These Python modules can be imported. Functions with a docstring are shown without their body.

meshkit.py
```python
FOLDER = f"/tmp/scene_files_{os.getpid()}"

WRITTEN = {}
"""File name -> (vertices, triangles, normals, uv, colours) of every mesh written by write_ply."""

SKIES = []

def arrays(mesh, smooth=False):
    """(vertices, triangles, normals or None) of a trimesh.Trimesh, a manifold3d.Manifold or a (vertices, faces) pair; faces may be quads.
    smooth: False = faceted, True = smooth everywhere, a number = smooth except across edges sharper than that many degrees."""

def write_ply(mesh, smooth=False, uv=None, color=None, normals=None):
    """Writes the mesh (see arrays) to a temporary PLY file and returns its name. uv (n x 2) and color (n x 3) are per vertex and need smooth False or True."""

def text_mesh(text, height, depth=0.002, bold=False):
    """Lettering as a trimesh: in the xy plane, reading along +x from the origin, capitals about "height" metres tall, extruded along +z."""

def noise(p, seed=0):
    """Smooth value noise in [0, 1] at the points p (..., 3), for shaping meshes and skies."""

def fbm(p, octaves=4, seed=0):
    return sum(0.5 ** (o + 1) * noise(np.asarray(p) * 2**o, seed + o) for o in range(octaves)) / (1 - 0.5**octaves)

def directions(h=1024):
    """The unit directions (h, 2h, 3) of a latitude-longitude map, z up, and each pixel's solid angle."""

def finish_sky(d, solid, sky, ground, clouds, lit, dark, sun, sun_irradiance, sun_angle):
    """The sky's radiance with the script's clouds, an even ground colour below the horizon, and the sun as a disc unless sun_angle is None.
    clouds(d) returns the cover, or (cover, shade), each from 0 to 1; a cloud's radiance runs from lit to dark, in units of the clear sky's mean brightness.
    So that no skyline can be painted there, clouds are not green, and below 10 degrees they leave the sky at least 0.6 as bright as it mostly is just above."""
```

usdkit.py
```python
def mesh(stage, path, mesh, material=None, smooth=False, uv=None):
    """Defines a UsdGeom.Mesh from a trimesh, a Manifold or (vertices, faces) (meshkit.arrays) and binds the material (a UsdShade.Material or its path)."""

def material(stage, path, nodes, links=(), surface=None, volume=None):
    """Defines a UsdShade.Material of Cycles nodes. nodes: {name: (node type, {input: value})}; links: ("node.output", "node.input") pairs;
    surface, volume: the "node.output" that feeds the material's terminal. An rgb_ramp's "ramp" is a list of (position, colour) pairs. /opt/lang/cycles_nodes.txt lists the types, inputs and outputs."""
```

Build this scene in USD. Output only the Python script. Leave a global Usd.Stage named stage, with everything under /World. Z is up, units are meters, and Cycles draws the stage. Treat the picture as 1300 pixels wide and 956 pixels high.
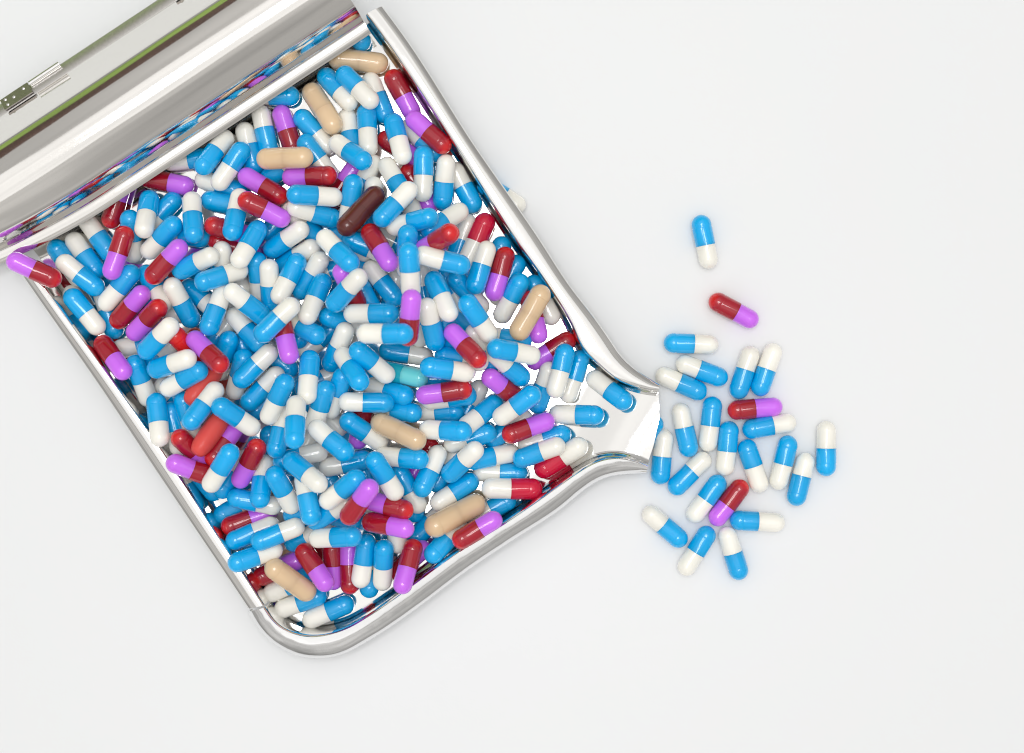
import math, random
import numpy as np, trimesh, shapely.geometry as sg
import usdkit, meshkit
from pxr import Usd, UsdGeom, UsdLux, UsdShade, Gf, Sdf

stage = Usd.Stage.CreateInMemory()
UsdGeom.SetStageUpAxis(stage, UsdGeom.Tokens.z)
UsdGeom.SetStageMetersPerUnit(stage, 1.0)
UsdGeom.Xform.Define(stage, '/World')
MM = 0.001

# ---------------------------------------------------------------- camera
HEIGHT, SCALE = 0.550, 3.54            # metres above the table; photo pixels per millimetre on the table
cam = UsdGeom.Camera.Define(stage, '/World/camera')
cam.AddTranslateOp().Set(Gf.Vec3d(0, 0, HEIGHT))
AP = 36.0
cam.CreateHorizontalApertureAttr(AP)
cam.CreateVerticalApertureAttr(AP * 753 / 1024)
cam.CreateFocalLengthAttr(AP * (SCALE * HEIGHT * 1000) / 1300)
cam.CreateVerticalApertureOffsetAttr(-45.0 / 1300 * AP)
cam.CreateClippingRangeAttr(Gf.Vec2f(0.01, 20))
cam.CreateFStopAttr(4.5)
cam.CreateFocusDistanceAttr(HEIGHT - 0.013)
cam.CreateExposureAttr(-1.0)

# ---------------------------------------------------------------- lamps
def rect_light(name, w, h, pos, target, power, color=(1, 1, 1)):
    l = UsdLux.RectLight.Define(stage, '/World/' + name)
    l.CreateWidthAttr(w); l.CreateHeightAttr(h); l.CreateIntensityAttr(power); l.CreateColorAttr(Gf.Vec3f(*color))
    p, t = np.array(pos, float), np.array(target, float)
    z = (p - t) / np.linalg.norm(p - t)
    x = np.cross([0.834, 0.552, 0], z); x = np.cross(z, np.cross([0.834, 0.552, 0], z)); x /= np.linalg.norm(x)
    y = np.cross(z, x)
    l.AddTransformOp().Set(Gf.Matrix4d(*x, 0, *y, 0, *z, 0, *p, 1))
    return l
# a big diffusing sheet, hottest in its middle, with two tubes in front of it
soft = rect_light('ceiling_softbox', 1.7, 1.6, (-0.10, 0.22, 1.3), (-0.10, 0.22, 0), 1.0)
usdkit.material(stage, '/World/Looks/softbox_sheet', {'g': ('geometry', {}), 'm': ('mapping', {'mapping_type': 'point', 'location': (0.10 / 0.85, -0.22 / 0.85, -1.3 / 0.85), 'scale': (1 / 0.85, 1 / 0.85, 1 / 0.85)}),
    'f': ('gradient_texture', {'gradient_type': 'spherical'}), 'r': ('map_range', {'range_type': 'smoothstep', 'from_min': 0.0, 'from_max': 0.75, 'to_min': 0.85, 'to_max': 4.4}), 'e': ('emission', {'color': (1, 1, 1)})},
    [('g.position', 'm.vector'), ('m.vector', 'f.vector'), ('f.fac', 'r.value'), ('r.result', 'e.strength')], surface='e.emission')
UsdShade.MaterialBindingAPI.Apply(soft.GetPrim()).Bind(UsdShade.Material.Get(stage, '/World/Looks/softbox_sheet'))
for k in (-1, 1):
    rect_light('flash_panel' if k < 0 else 'flash_panel_001', 0.50, 0.15, (-0.03 + .125 * k * -.552, 0.09 + .125 * k * .834, 1.2), (-.03, .05, 0), 21.0)
dome = UsdLux.DomeLight.Define(stage, '/World/room_light')  # ambient dome added to fill the steel; gradient and noise imitate unseen walls
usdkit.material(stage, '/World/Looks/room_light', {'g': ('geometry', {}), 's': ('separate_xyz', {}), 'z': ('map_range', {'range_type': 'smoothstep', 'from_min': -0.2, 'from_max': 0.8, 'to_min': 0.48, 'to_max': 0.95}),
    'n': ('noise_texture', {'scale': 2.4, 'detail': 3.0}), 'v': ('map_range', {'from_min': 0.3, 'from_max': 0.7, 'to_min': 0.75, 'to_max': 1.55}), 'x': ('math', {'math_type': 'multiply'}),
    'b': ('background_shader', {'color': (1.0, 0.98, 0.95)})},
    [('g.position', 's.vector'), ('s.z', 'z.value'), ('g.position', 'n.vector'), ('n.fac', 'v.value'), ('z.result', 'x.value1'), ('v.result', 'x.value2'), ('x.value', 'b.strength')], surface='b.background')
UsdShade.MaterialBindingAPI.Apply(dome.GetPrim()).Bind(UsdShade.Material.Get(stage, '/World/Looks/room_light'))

# ---------------------------------------------------------------- helpers
NAMES = set()
def path(name, parent=None):
    base = (parent.GetPath().pathString if parent else '/World') + '/' + name
    p, k = base, 0
    while p in NAMES:
        k += 1; p = '%s_%03d' % (base, k)
    NAMES.add(p)
    return p
def tag(prim, **kw):
    for k, v in kw.items():
        if v: prim.SetCustomDataByKey(k, v)
def obj(name, mesh, mat, parent=None, smooth=40, **kw):
    m = usdkit.mesh(stage, path(name, parent), mesh, '/World/Looks/' + mat, smooth=smooth).GetPrim()
    tag(m, **kw)
    return m
def thing(name, **kw):
    x = UsdGeom.Xform.Define(stage, path(name))
    tag(x.GetPrim(), **kw)
    return x
def px(x, y, z):
    """A point of the photograph at height z (mm) as a point of the scene (mm)."""
    k = SCALE * 550 / (550 - z)
    return np.array([(x - 650) / k, (433 - y) / k, z])

# ---------------------------------------------------------------- materials
def gelatin(name, color, rough=0.2, coat=1.0, sss=0.3, bump=0.3, tip=None):
    n = {'t': ('texture_coordinate', {}), 'o': ('object_info', {}), 'add': ('mix_vector', {'fac': 0.5}),
         'n': ('noise_texture', {'scale': 420.0, 'detail': 2.0}),
         'h': ('bump', {'strength': bump, 'distance': 0.0002}),
         'v': ('map_range', {'from_min': 0.0, 'from_max': 1.0, 'to_min': 0.93, 'to_max': 1.05}),
         'hs': ('hsv', {'color': color}),
         'p': ('principled_bsdf', {'roughness': rough, 'coat_weight': coat, 'coat_roughness': 0.03, 'coat_ior': 1.5, 'ior': 1.3,
                                   'subsurface_weight': sss, 'subsurface_scale': 0.002, 'subsurface_radius': (1.0, 0.9, 0.8)})}
    l = [('t.object', 'add.a'), ('o.location', 'add.b'), ('add.result', 'n.vector'), ('n.fac', 'h.height'), ('h.normal', 'p.normal'), ('h.normal', 'p.coat_normal'),
         ('o.random', 'v.value'), ('v.result', 'hs.value'), ('hs.color', 'p.base_color')]
    if tip:                                    # the empty round end of the shell lets light through
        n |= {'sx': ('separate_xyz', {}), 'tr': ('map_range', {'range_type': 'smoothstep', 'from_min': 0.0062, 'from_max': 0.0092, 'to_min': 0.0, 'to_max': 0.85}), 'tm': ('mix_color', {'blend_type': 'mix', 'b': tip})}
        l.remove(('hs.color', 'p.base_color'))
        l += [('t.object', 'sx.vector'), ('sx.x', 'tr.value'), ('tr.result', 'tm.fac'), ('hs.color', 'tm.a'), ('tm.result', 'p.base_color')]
    usdkit.material(stage, '/World/Looks/' + name, n, l, surface='p.BSDF')
gelatin('blue_gelatin', (0.0, 0.345, 0.75))
gelatin('white_gelatin', (0.85, 0.82, 0.735))
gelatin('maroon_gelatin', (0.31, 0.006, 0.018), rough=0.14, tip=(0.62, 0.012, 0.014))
gelatin('violet_gelatin', (0.54, 0.125, 0.81))
gelatin('tan_gelatin', (0.66, 0.46, 0.28))
gelatin('crimson_gelatin', (0.52, 0.004, 0.035), rough=0.14, coat=0.8)
gelatin('brown_gelatin', (0.085, 0.015, 0.012), rough=0.14, coat=0.8)
gelatin('dark_teal_gelatin', (0.01, 0.42, 0.54))
gelatin('pale_teal_gelatin', (0.14, 0.64, 0.67))
gelatin('coral_coating', (0.66, 0.07, 0.06), rough=0.35, coat=0.1)
gelatin('red_gelatin', (0.72, 0.012, 0.012), rough=0.14, coat=0.8)
def steel(name, color, rough, bump, scale=(60.0, 60.0, 60.0), blot=0.03):
    n = {'g': ('geometry', {}), 'm0': ('mapping', {'mapping_type': 'point', 'rotation': (0, 0, -0.585)}), 'm': ('mapping', {'mapping_type': 'point', 'scale': scale}),
         'n': ('noise_texture', {'scale': 1.0, 'detail': 1.0}), 'n2': ('noise_texture', {'scale': 900.0, 'detail': 3.0}),
         'r': ('map_range', {'from_min': 0.3, 'from_max': 0.7, 'to_min': rough, 'to_max': rough + blot}),
         'h': ('bump', {'strength': bump, 'distance': 0.0006}),
         'p': ('principled_bsdf', {'metallic': 1.0, 'base_color': color})}
    usdkit.material(stage, '/World/Looks/' + name, n, [('g.position', 'm0.vector'), ('m0.vector', 'm.vector'), ('m.vector', 'n.vector'), ('n.fac', 'h.height'), ('g.position', 'n2.vector'),
        ('n2.fac', 'r.value'), ('r.result', 'p.roughness'), ('h.normal', 'p.normal')], surface='p.BSDF')
steel('polished_steel', (0.86, 0.85, 0.83), 0.05, 0.05)
steel('lid_steel', (0.84, 0.82, 0.79), 0.06, 0.5, (6.0, 16.0, 16.0), 0.03)
steel('rim_steel', (0.88, 0.88, 0.88), 0.05, 0.25, (150.0, 150.0, 60.0), 0.08)
steel('dull_steel', (0.42, 0.39, 0.37), 0.3, 0.2)
steel('hinge_steel', (0.66, 0.64, 0.62), 0.30, 0.2)
usdkit.material(stage, '/World/Looks/white_table', {'g': ('geometry', {}), 'n': ('noise_texture', {'scale': 3.0, 'detail': 4.0}), 'h': ('noise_texture', {'scale': 1400.0}), 'b': ('bump', {'strength': 0.05, 'distance': 0.0003}),
    'c': ('rgb_ramp', {'ramp': [(0.3, (0.785, 0.795, 0.81)), (0.7, (0.81, 0.82, 0.835))]}), 'p': ('principled_bsdf', {'roughness': 0.5, 'specular_ior_level': 0.3})},
    [('g.position', 'n.vector'), ('n.fac', 'c.fac'), ('c.color', 'p.base_color'), ('g.position', 'h.vector'), ('h.fac', 'b.height'), ('b.normal', 'p.normal')], surface='p.BSDF')

# ---------------------------------------------------------------- the setting
t = trimesh.creation.box((2.4, 2.4, 0.03)); t.apply_translation((0, 0, -0.015))
obj('white_table', t, 'white_table', smooth=False, kind='structure', label='plain white table top under the tray and the spilled capsules')

# unseen panels added beyond the upper left so the lid mirrors green and brown
def panel(name, mat, color, w, z0, z1, dist, **kw):
    usdkit.material(stage, '/World/Looks/' + mat, {'g': ('geometry', {}), 'n': ('noise_texture', {'scale': 9.0, 'detail': 3.0}), 'r': ('rgb_ramp', {'ramp': [(0.3, tuple(.6 * c for c in color)), (0.7, color)]}), 'p': ('principled_bsdf', {'roughness': 0.6})},
        [('g.position', 'n.vector'), ('n.fac', 'r.fac'), ('r.color', 'p.base_color')], surface='p.BSDF')
    b = trimesh.creation.box((w, 0.04, z1 - z0)); b.apply_translation((0, 0, (z0 + z1) / 2))
    R = np.eye(4); R[:2, 0] = [.834, .552]; R[:2, 1] = [-.552, .834]; R[:2, 3] = np.array([-.552, .834]) * dist
    b.apply_transform(R)
    obj(name, b, mat, smooth=False, **kw)
panel('green_curtain', 'green_matte', (0.40, 0.60, 0.13), 2.2, 0.20, 0.475, 1.02, label='green band mirrored along the hinge side of the round lid', category='curtain')
panel('brown_cupboard', 'brown_matte', (0.13, 0.065, 0.045), 2.2, 0.485, 0.68, 1.05, label='dark brown band mirrored along the top of the round lid', category='cupboard')

# ---------------------------------------------------------------- the counting tray
FLOOR, RIM = 1.0, 14.5
def floor_z(x, y):
    t = min(max(((x - 735) * .857 + (y - 480) * .515) / 115, 0), 1)
    return FLOOR + 9 * t * t * (3 - 2 * t)
tray = thing('pill_counting_tray', label='polished stainless steel pill counting tray with hinged round lid and narrow spout', category='tray')

def resample(pts, n):
    pts = np.array(pts, float)
    d = np.r_[0, np.cumsum(np.linalg.norm(np.diff(pts, axis=0), axis=1))]
    from scipy.interpolate import PchipInterpolator
    s = np.linspace(0, 1, n)
    return np.stack([PchipInterpolator(d / d[-1], pts[:, k])(s) for k in range(pts.shape[1])], 1)
def grid(rows, close=False):
    rows = np.array(rows); a, b = rows.shape[:2]
    f = []
    for i in range(a - 1):
        for j in range(b - 1):
            p, q, r, s = i * b + j, i * b + j + 1, (i + 1) * b + j + 1, (i + 1) * b + j
            f += [(p, q, r), (p, r, s)]
    return rows.reshape(-1, 3), np.array(f)
def sheet(rows, thick=0.7):
    """A closed sheet of even thickness (mm) from a grid of points."""
    v, f = grid(rows)
    m = trimesh.Trimesh(v, f, process=False)
    n = np.array(m.vertex_normals)
    w = v - n * thick
    a, b = np.array(rows).shape[:2]
    k = len(v)
    idx = np.arange(k).reshape(a, b)
    rim = list(idx[0, :]) + list(idx[1:, -1]) + list(idx[-1, -2::-1]) + list(idx[-2:0:-1, 0])
    side = []
    for p, q in zip(rim, rim[1:] + rim[:1]):
        side += [(q, p, p + k), (q, p + k, q + k)]
    m = trimesh.Trimesh(np.vstack([v, w]) * MM, np.vstack([f, f[:, ::-1] + k, np.array(side)]), process=False)
    if m.volume < 0: m.invert()
    return m

# each rim: matched (inner edge, outer edge) points of the photo, height of the rim, flatness
LEFT = [((38, 338), (16, 330), 14.5), ((81.5, 399), (60, 393), 14.5), ((148, 490.5), (126, 487), 14.5), ((211.5, 580), (190, 582.5), 14.5), ((283, 690), (262, 690), 14.5), ((310, 730), (291, 733), 14.5), ((334.5, 768.5), (316.5, 771.5), 14.4)]
FRONT = [((336, 771), (317.5, 774.5), 14.0), ((341, 780), (321, 784), 14.2), ((349, 791), (330, 797), 14.4), ((366, 802), (341.6, 811), 14.5), ((400, 808), (391, 834), 14.5), ((433, 801), (422, 833), 14.5), ((466, 783), (470, 810), 14.5),
         ((516, 748), (528, 771), 14.5), ((576, 704), (592, 723), 14.5), ((636, 667), (652, 683), 14.5), ((693, 628), (707, 648), 14.5), ((740, 595), (752, 612), 14.3), ((760, 584), (772, 602.5), 14.0), ((781, 580), (790, 600), 13.7), ((805, 584), (806, 599.5), 13.2), ((822, 592), (819, 598.5), 12.6)]
RIGHT = [((466, 18), (484.6, 9.5), 14.5), ((497, 60), (521.5, 60), 14.5), ((576, 180), (598, 180), 14.5), ((653, 300), (681, 300), 14.5), ((696, 361), (722, 363), 14.5), ((725, 408), (752, 402), 14.5), ((740, 440), (772, 430), 14.4), ((760, 461), (787, 452), 14.2), ((784, 480.5), (806, 470), 13.8), ((807, 490), (821, 480), 13.3), ((836, 495), (836, 489), 12.6)]
BASES = {}
def rim_strip(name, spec, n, side, drop):
    s = resample([(*a, *b, h) for a, b, h in spec], n)
    from scipy.ndimage import gaussian_filter1d
    if name == 'front':
        s[1:-1] = gaussian_filter1d(s, 1.8, axis=0, mode='nearest')[1:-1]
    rows, base = [], []
    for i in range(n):
        x0, y0, x1, y1, h = s[i]
        a, b = px(x0, y0, h), px(x1, y1, h - drop)
        t = s[min(i + 1, n - 1), :2] - s[max(i - 1, 0), :2]; t /= np.linalg.norm(t)
        nin = np.array([-t[1], t[0]]) * side                    # towards the pan, in photo axes
        fz = floor_z(x0 + nin[0] * 10, y0 + nin[1] * 10)
        inw = np.array([nin[0], -nin[1], 0])
        out = (b - a); out[2] = 0; wd = np.linalg.norm(out); out /= max(wd, 1e-6)
        lean = 0.5
        prof = [a + inw * (lean + 1.6) + [0, 0, fz - h - 0.35], a + inw * (lean + 0.7) + [0, 0, fz - h], a + inw * (lean + 0.05) + [0, 0, (fz - h) + 0.7]]
        for u in (0.25, 0.5, 0.75, 0.93):
            prof.append(a + inw * lean * (1 - u) + [0, 0, (fz - h) * (1 - u)])
        m = min(1.0, wd / 4)
        prof += [a + out * 0.25 * m + [0, 0, 0.25], a + out * 0.5 * m + [0, 0, 0.45]]
        for u in (0.3, 0.45, 0.6, 0.72, 0.82, 0.9, 0.95, 0.985):
            z = 0.5 - (drop + 0.5) * (max(0, u - 0.1) ** 3.2 if drop < 2 else 1 - math.sqrt(max(0, 1 - max(0, u - .02) ** 2)))
            prof.append(a + out * wd * u + [0, 0, z])
        prof += [a + out * wd + [0, 0, -drop - 0.35], a + out * (wd + .02) + [0, 0, -drop - 1.1], a + out * (wd - 0.5) + [0, 0, -drop - 1.8]]
        rows.append(prof); base.append((a + inw * (lean + 1.2))[:2])
    BASES[name] = base
    m = sheet(rows if side > 0 else rows[::-1], 0.5)
    return m
obj('side_rim', rim_strip('left', LEFT, 40, -1, 1.4), 'polished_steel', tray, label='left side wall and flat rim')
obj('front_rim', rim_strip('front', FRONT, 90, -1, 4.2), 'rim_steel', tray, label='rolled front rim with rounded corner')
obj('side_rim', rim_strip('right', RIGHT, 60, 1, 1.6), 'polished_steel', tray, label='right side wall and flat rim curving to the spout')

# lid frame: u runs along the lid, w away from the pan
U, W = np.array([.834, .552]), np.array([-.552, .834])
def lid_pt(u, w, z): return np.array([*(U * u + W * w), z])
# floor: between the wall feet, under the lid to its back, out along the spout
tip_hi, tip_lo = px(836, 495, 10)[:2], px(820, 594, 10)[:2]
outline = [tuple(lid_pt(16.5, 160.8, 0)[:2])] + [tuple(p) for p in BASES['right'][:-1]] + [tuple(tip_hi), tuple(px(837.5, 530, 10)[:2]), tuple(px(830, 565, 10)[:2]), tuple(tip_lo)] + [tuple(p) for p in BASES['front'][::-1][1:]] + [tuple(p) for p in BASES['left'][::-1]] + [tuple(lid_pt(-128, 160.8, 0)[:2])]
poly = sg.Polygon(outline).buffer(0)
if poly.geom_type != 'Polygon': poly = max(poly.geoms, key=lambda g: g.area)
from scipy.spatial import Delaunay
ring = np.array([poly.exterior.interpolate(d).coords[0] for d in np.arange(0, poly.exterior.length, 1.5)])
gx, gy = np.meshgrid(np.arange(-190, 70, 2.5), np.arange(-130, 170, 2.5))
inner = poly.buffer(-1.2)
import shapely
keep = shapely.contains_xy(inner, gx.ravel(), gy.ravel())
pts = np.vstack([ring, np.stack([gx.ravel()[keep], gy.ravel()[keep]], 1)])
tri = Delaunay(pts).simplices
cen = pts[tri].mean(1)
tri = tri[shapely.contains_xy(poly, cen[:, 0], cen[:, 1])]
k6 = SCALE * 550 / (550 - 6)
top = np.array([[x, y, floor_z(650 + x * k6, 433 - y * k6) - 0.03] for x, y in pts])
def area(t): a, b, c = pts[t]; return (b[0] - a[0]) * (c[1] - a[1]) - (b[1] - a[1]) * (c[0] - a[0])
tri = np.array([t if area(t) > 0 else t[::-1] for t in tri if abs(area(t)) > 1e-6])
edges = {}
for a, b, c in tri:
    for e in ((a, b), (b, c), (c, a)): edges[e] = 1
side = [f for p, q in edges if (q, p) not in edges for f in ((q, p, p + len(pts)), (q, p + len(pts), q + len(pts)))]
fl = trimesh.Trimesh(np.vstack([top, top - [0, 0, 0.5]]) * MM, np.vstack([tri, tri[:, ::-1] + len(pts), side]), process=False)
obj('tray_floor', fl, 'polished_steel', tray, smooth=50)
bw = trimesh.creation.box((146, 0.8, 13.5)); bw.apply_translation((-55, 161.8, 7.9))
R2 = np.eye(4); R2[:2, 0] = U; R2[:2, 1] = W
bw.apply_transform(R2); bw.apply_scale(MM)
obj('back_wall', bw, 'polished_steel', tray, smooth=False)

PROF = [(117.5, 12.0), (118.3, 12.55), (119.3, 12.95), (120.4, 13.15), (121.4, 13.3), (122.2, 13.9), (122.8, 15.4), (123.6, 18.5), (124.6, 22.0), (126, 24.6), (128.5, 26.6), (131.5, 28.6), (134.5, 30.1), (137, 30.85), (139.5, 31.1), (142, 30.8), (145, 30.1), (148.5, 29.0), (151.5, 27.6), (152.5, 26.7), (154, 25.1), (161.8, 16.7), (162.8, 15.7)]
prof = resample(PROF, 90)
rows = []
for u in list(np.linspace(-140, -90, 40)) + list(np.linspace(-88, 18.4, 30)):
    e = max(0, (-92 - u) / 46)
    row = []
    for w, z in prof:
        f = max(0, (138 - w) / 18)
        row.append(lid_pt(u, w + 4.8 * e ** 1.7 * min(1, f), z + 1.0 * e ** 2 * min(1, f)))
    rows.append(row)
from meshkit import fbm
def dent(u, w): return 0.45 * (fbm(np.array([u / 38 + 50, w / 11, 0.5]), 2, 3) - 0.5) * min(1, max(0, (w - 123) / 4))
rows = [[p + [0, 0, dent(p[:2] @ U, p[:2] @ W)] for p in row] for row in rows]
lid = obj('lid', sheet(rows, 0.6), 'lid_steel', tray, smooth=50)
strip = [[lid_pt(u, w, z) for w, z in ((163.0, 15.4), (163.6, 15.35), (165.0, 15.0), (166.9, 14.3), (167.3, 13.9))] for u in np.linspace(-140, 18.2, 12)]
obj('hinge_strip', sheet(strip, 0.6), 'hinge_steel', tray)
def in_lid(m):
    m.apply_transform(R2); m.apply_scale(MM); return m
for u0 in (-102.6, -32.5):
    pl = trimesh.creation.box((11.4, 4.8, 0.7)); pl.apply_transform(trimesh.transformations.rotation_matrix(-0.42, (1, 0, 0))); pl.apply_translation((u0 + 5.7, 166.3, 15.7))
    h = obj('hinge_plate', in_lid(pl), 'dull_steel', tray, smooth=False)
    for du, dw in ((1.8, -1.0), (1.8, 1.2), (4.9, 0.2), (9.2, 0.9)):
        s = trimesh.creation.icosphere(2, 0.65); s.apply_scale((1, 1, .55)); s.apply_translation((u0 + du, 166.3 + dw, 16.0 - 0.44 * dw))
        obj('rivet', in_lid(s), 'hinge_steel', h)
    b = trimesh.creation.cylinder(1.15, 12.4, sections=28); b.apply_transform(trimesh.transformations.rotation_matrix(math.pi / 2, (0, 1, 0))); b.apply_translation((u0 + 18.2, 167.6, 15.3))
    obj('hinge_barrel', in_lid(b), 'polished_steel', tray)

# ---------------------------------------------------------------- capsules
def lathe(pts, seg=26):
    """Revolves (x, r) pairs about the x axis; ends at r = 0."""
    pts = np.array(pts); a = np.linspace(0, 2 * math.pi, seg, endpoint=False)
    rows = [[(x, r * math.cos(t), r * math.sin(t)) for t in list(a)] for x, r in pts]
    v = np.array(rows).reshape(-1, 3); f = []
    for i in range(len(pts) - 1):
        for j in range(seg):
            p, q = i * seg + j, i * seg + (j + 1) % seg
            f += [(p, p + seg, q + seg), (p, q + seg, q)]
    m = trimesh.Trimesh(v * MM, f, process=False); m.merge_vertices(); m.update_faces(m.nondegenerate_faces())
    if m.volume < 0: m.invert()
    return m
def dome_pts(L, R, x_to, groove):
    """Half capsule from its tip at +L/2 down to x_to."""
    c = L / 2 - R * 1.02
    pts = [(c + R * 1.02 * math.cos(t), R * math.sin(t)) for t in np.linspace(0, math.pi / 2, 11)]
    pts[0] = (L / 2, 0)
    if groove:
        g = c - 0.9
        pts += [(g + .35, R), (g + .15, R - .09), (g - .15, R - .09), (g - .35, R)]
    return pts + [(x_to, R)]
def cap_mesh(L, R, share):
    x = L / 2 - share * L
    p = dome_pts(L, R, x + 0.12, True)
    return lathe(p + [(x, R - 0.10), (x, R - 0.35), (x + 0.6, R - 0.4), (x + 0.6, 0)])
def body_mesh(L, R, share, thin):
    p = dome_pts(L, R * thin, -(L / 2 - share * L) - 0.8, False)
    m = lathe(p + [(-(L / 2 - share * L) - 0.8, 0)])
    m.apply_transform(np.diag([-1, 1, 1, 1])); m.invert()
    return m
KINDS = {  # name, category, length, diameter, cap share, body thinness, cap and body materials
    'B': ('blue_white_capsule', 'capsule', 19.9, 7.15, .535, .955, 'blue_gelatin', 'white_gelatin'),
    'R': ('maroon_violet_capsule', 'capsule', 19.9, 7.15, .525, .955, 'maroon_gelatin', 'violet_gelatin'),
    'T': ('tan_capsule', 'capsule', 21.7, 7.65, .55, .99, 'tan_gelatin', 'tan_gelatin'),
    'U': ('tan_capsule', 'capsule', 24.2, 8.3, .55, .99, 'tan_gelatin', 'tan_gelatin'),
    'C': ('crimson_white_capsule', 'capsule', 21.7, 7.65, .52, .96, 'crimson_gelatin', 'white_gelatin'),
    'N': ('brown_capsule', 'capsule', 21.9, 7.65, .55, .97, 'brown_gelatin', 'brown_gelatin'),
    'E': ('teal_capsule', 'capsule', 19.6, 7.0, .53, .955, 'dark_teal_gelatin', 'pale_teal_gelatin'),
    'A': ('red_capsule', 'capsule', 19.4, 6.95, .53, .96, 'red_gelatin', 'red_gelatin')}
rng = random.Random(11)
PROTO = {}
SHARES = (0.0, -0.025, 0.02, 0.035)        # how far the cap is pushed over the body
def place(x, pos, az, pitch):
    a, p, r = math.radians(az), math.radians(pitch), rng.uniform(0, 2 * math.pi)
    X = np.array([math.cos(a) * math.cos(p), math.sin(a) * math.cos(p), math.sin(p)])
    Y0 = np.array([-math.sin(a), math.cos(a), 0]); Z0 = np.cross(X, Y0)
    Y = Y0 * math.cos(r) + Z0 * math.sin(r); Z = np.cross(X, Y)
    q = np.array(pos) * MM
    x.MakeMatrixXform().Set(Gf.Matrix4d(*X, 0, *Y, 0, *Z, 0, *q, 1))
def caplet_mesh():
    L, R = 18.6, 3.8
    pts = [(L / 2 * math.copysign(abs(math.cos(t)) ** .75, math.cos(t)), R * math.sin(t) ** .62) for t in np.linspace(0, math.pi, 40)]
    return lathe(pts, 32)
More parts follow.
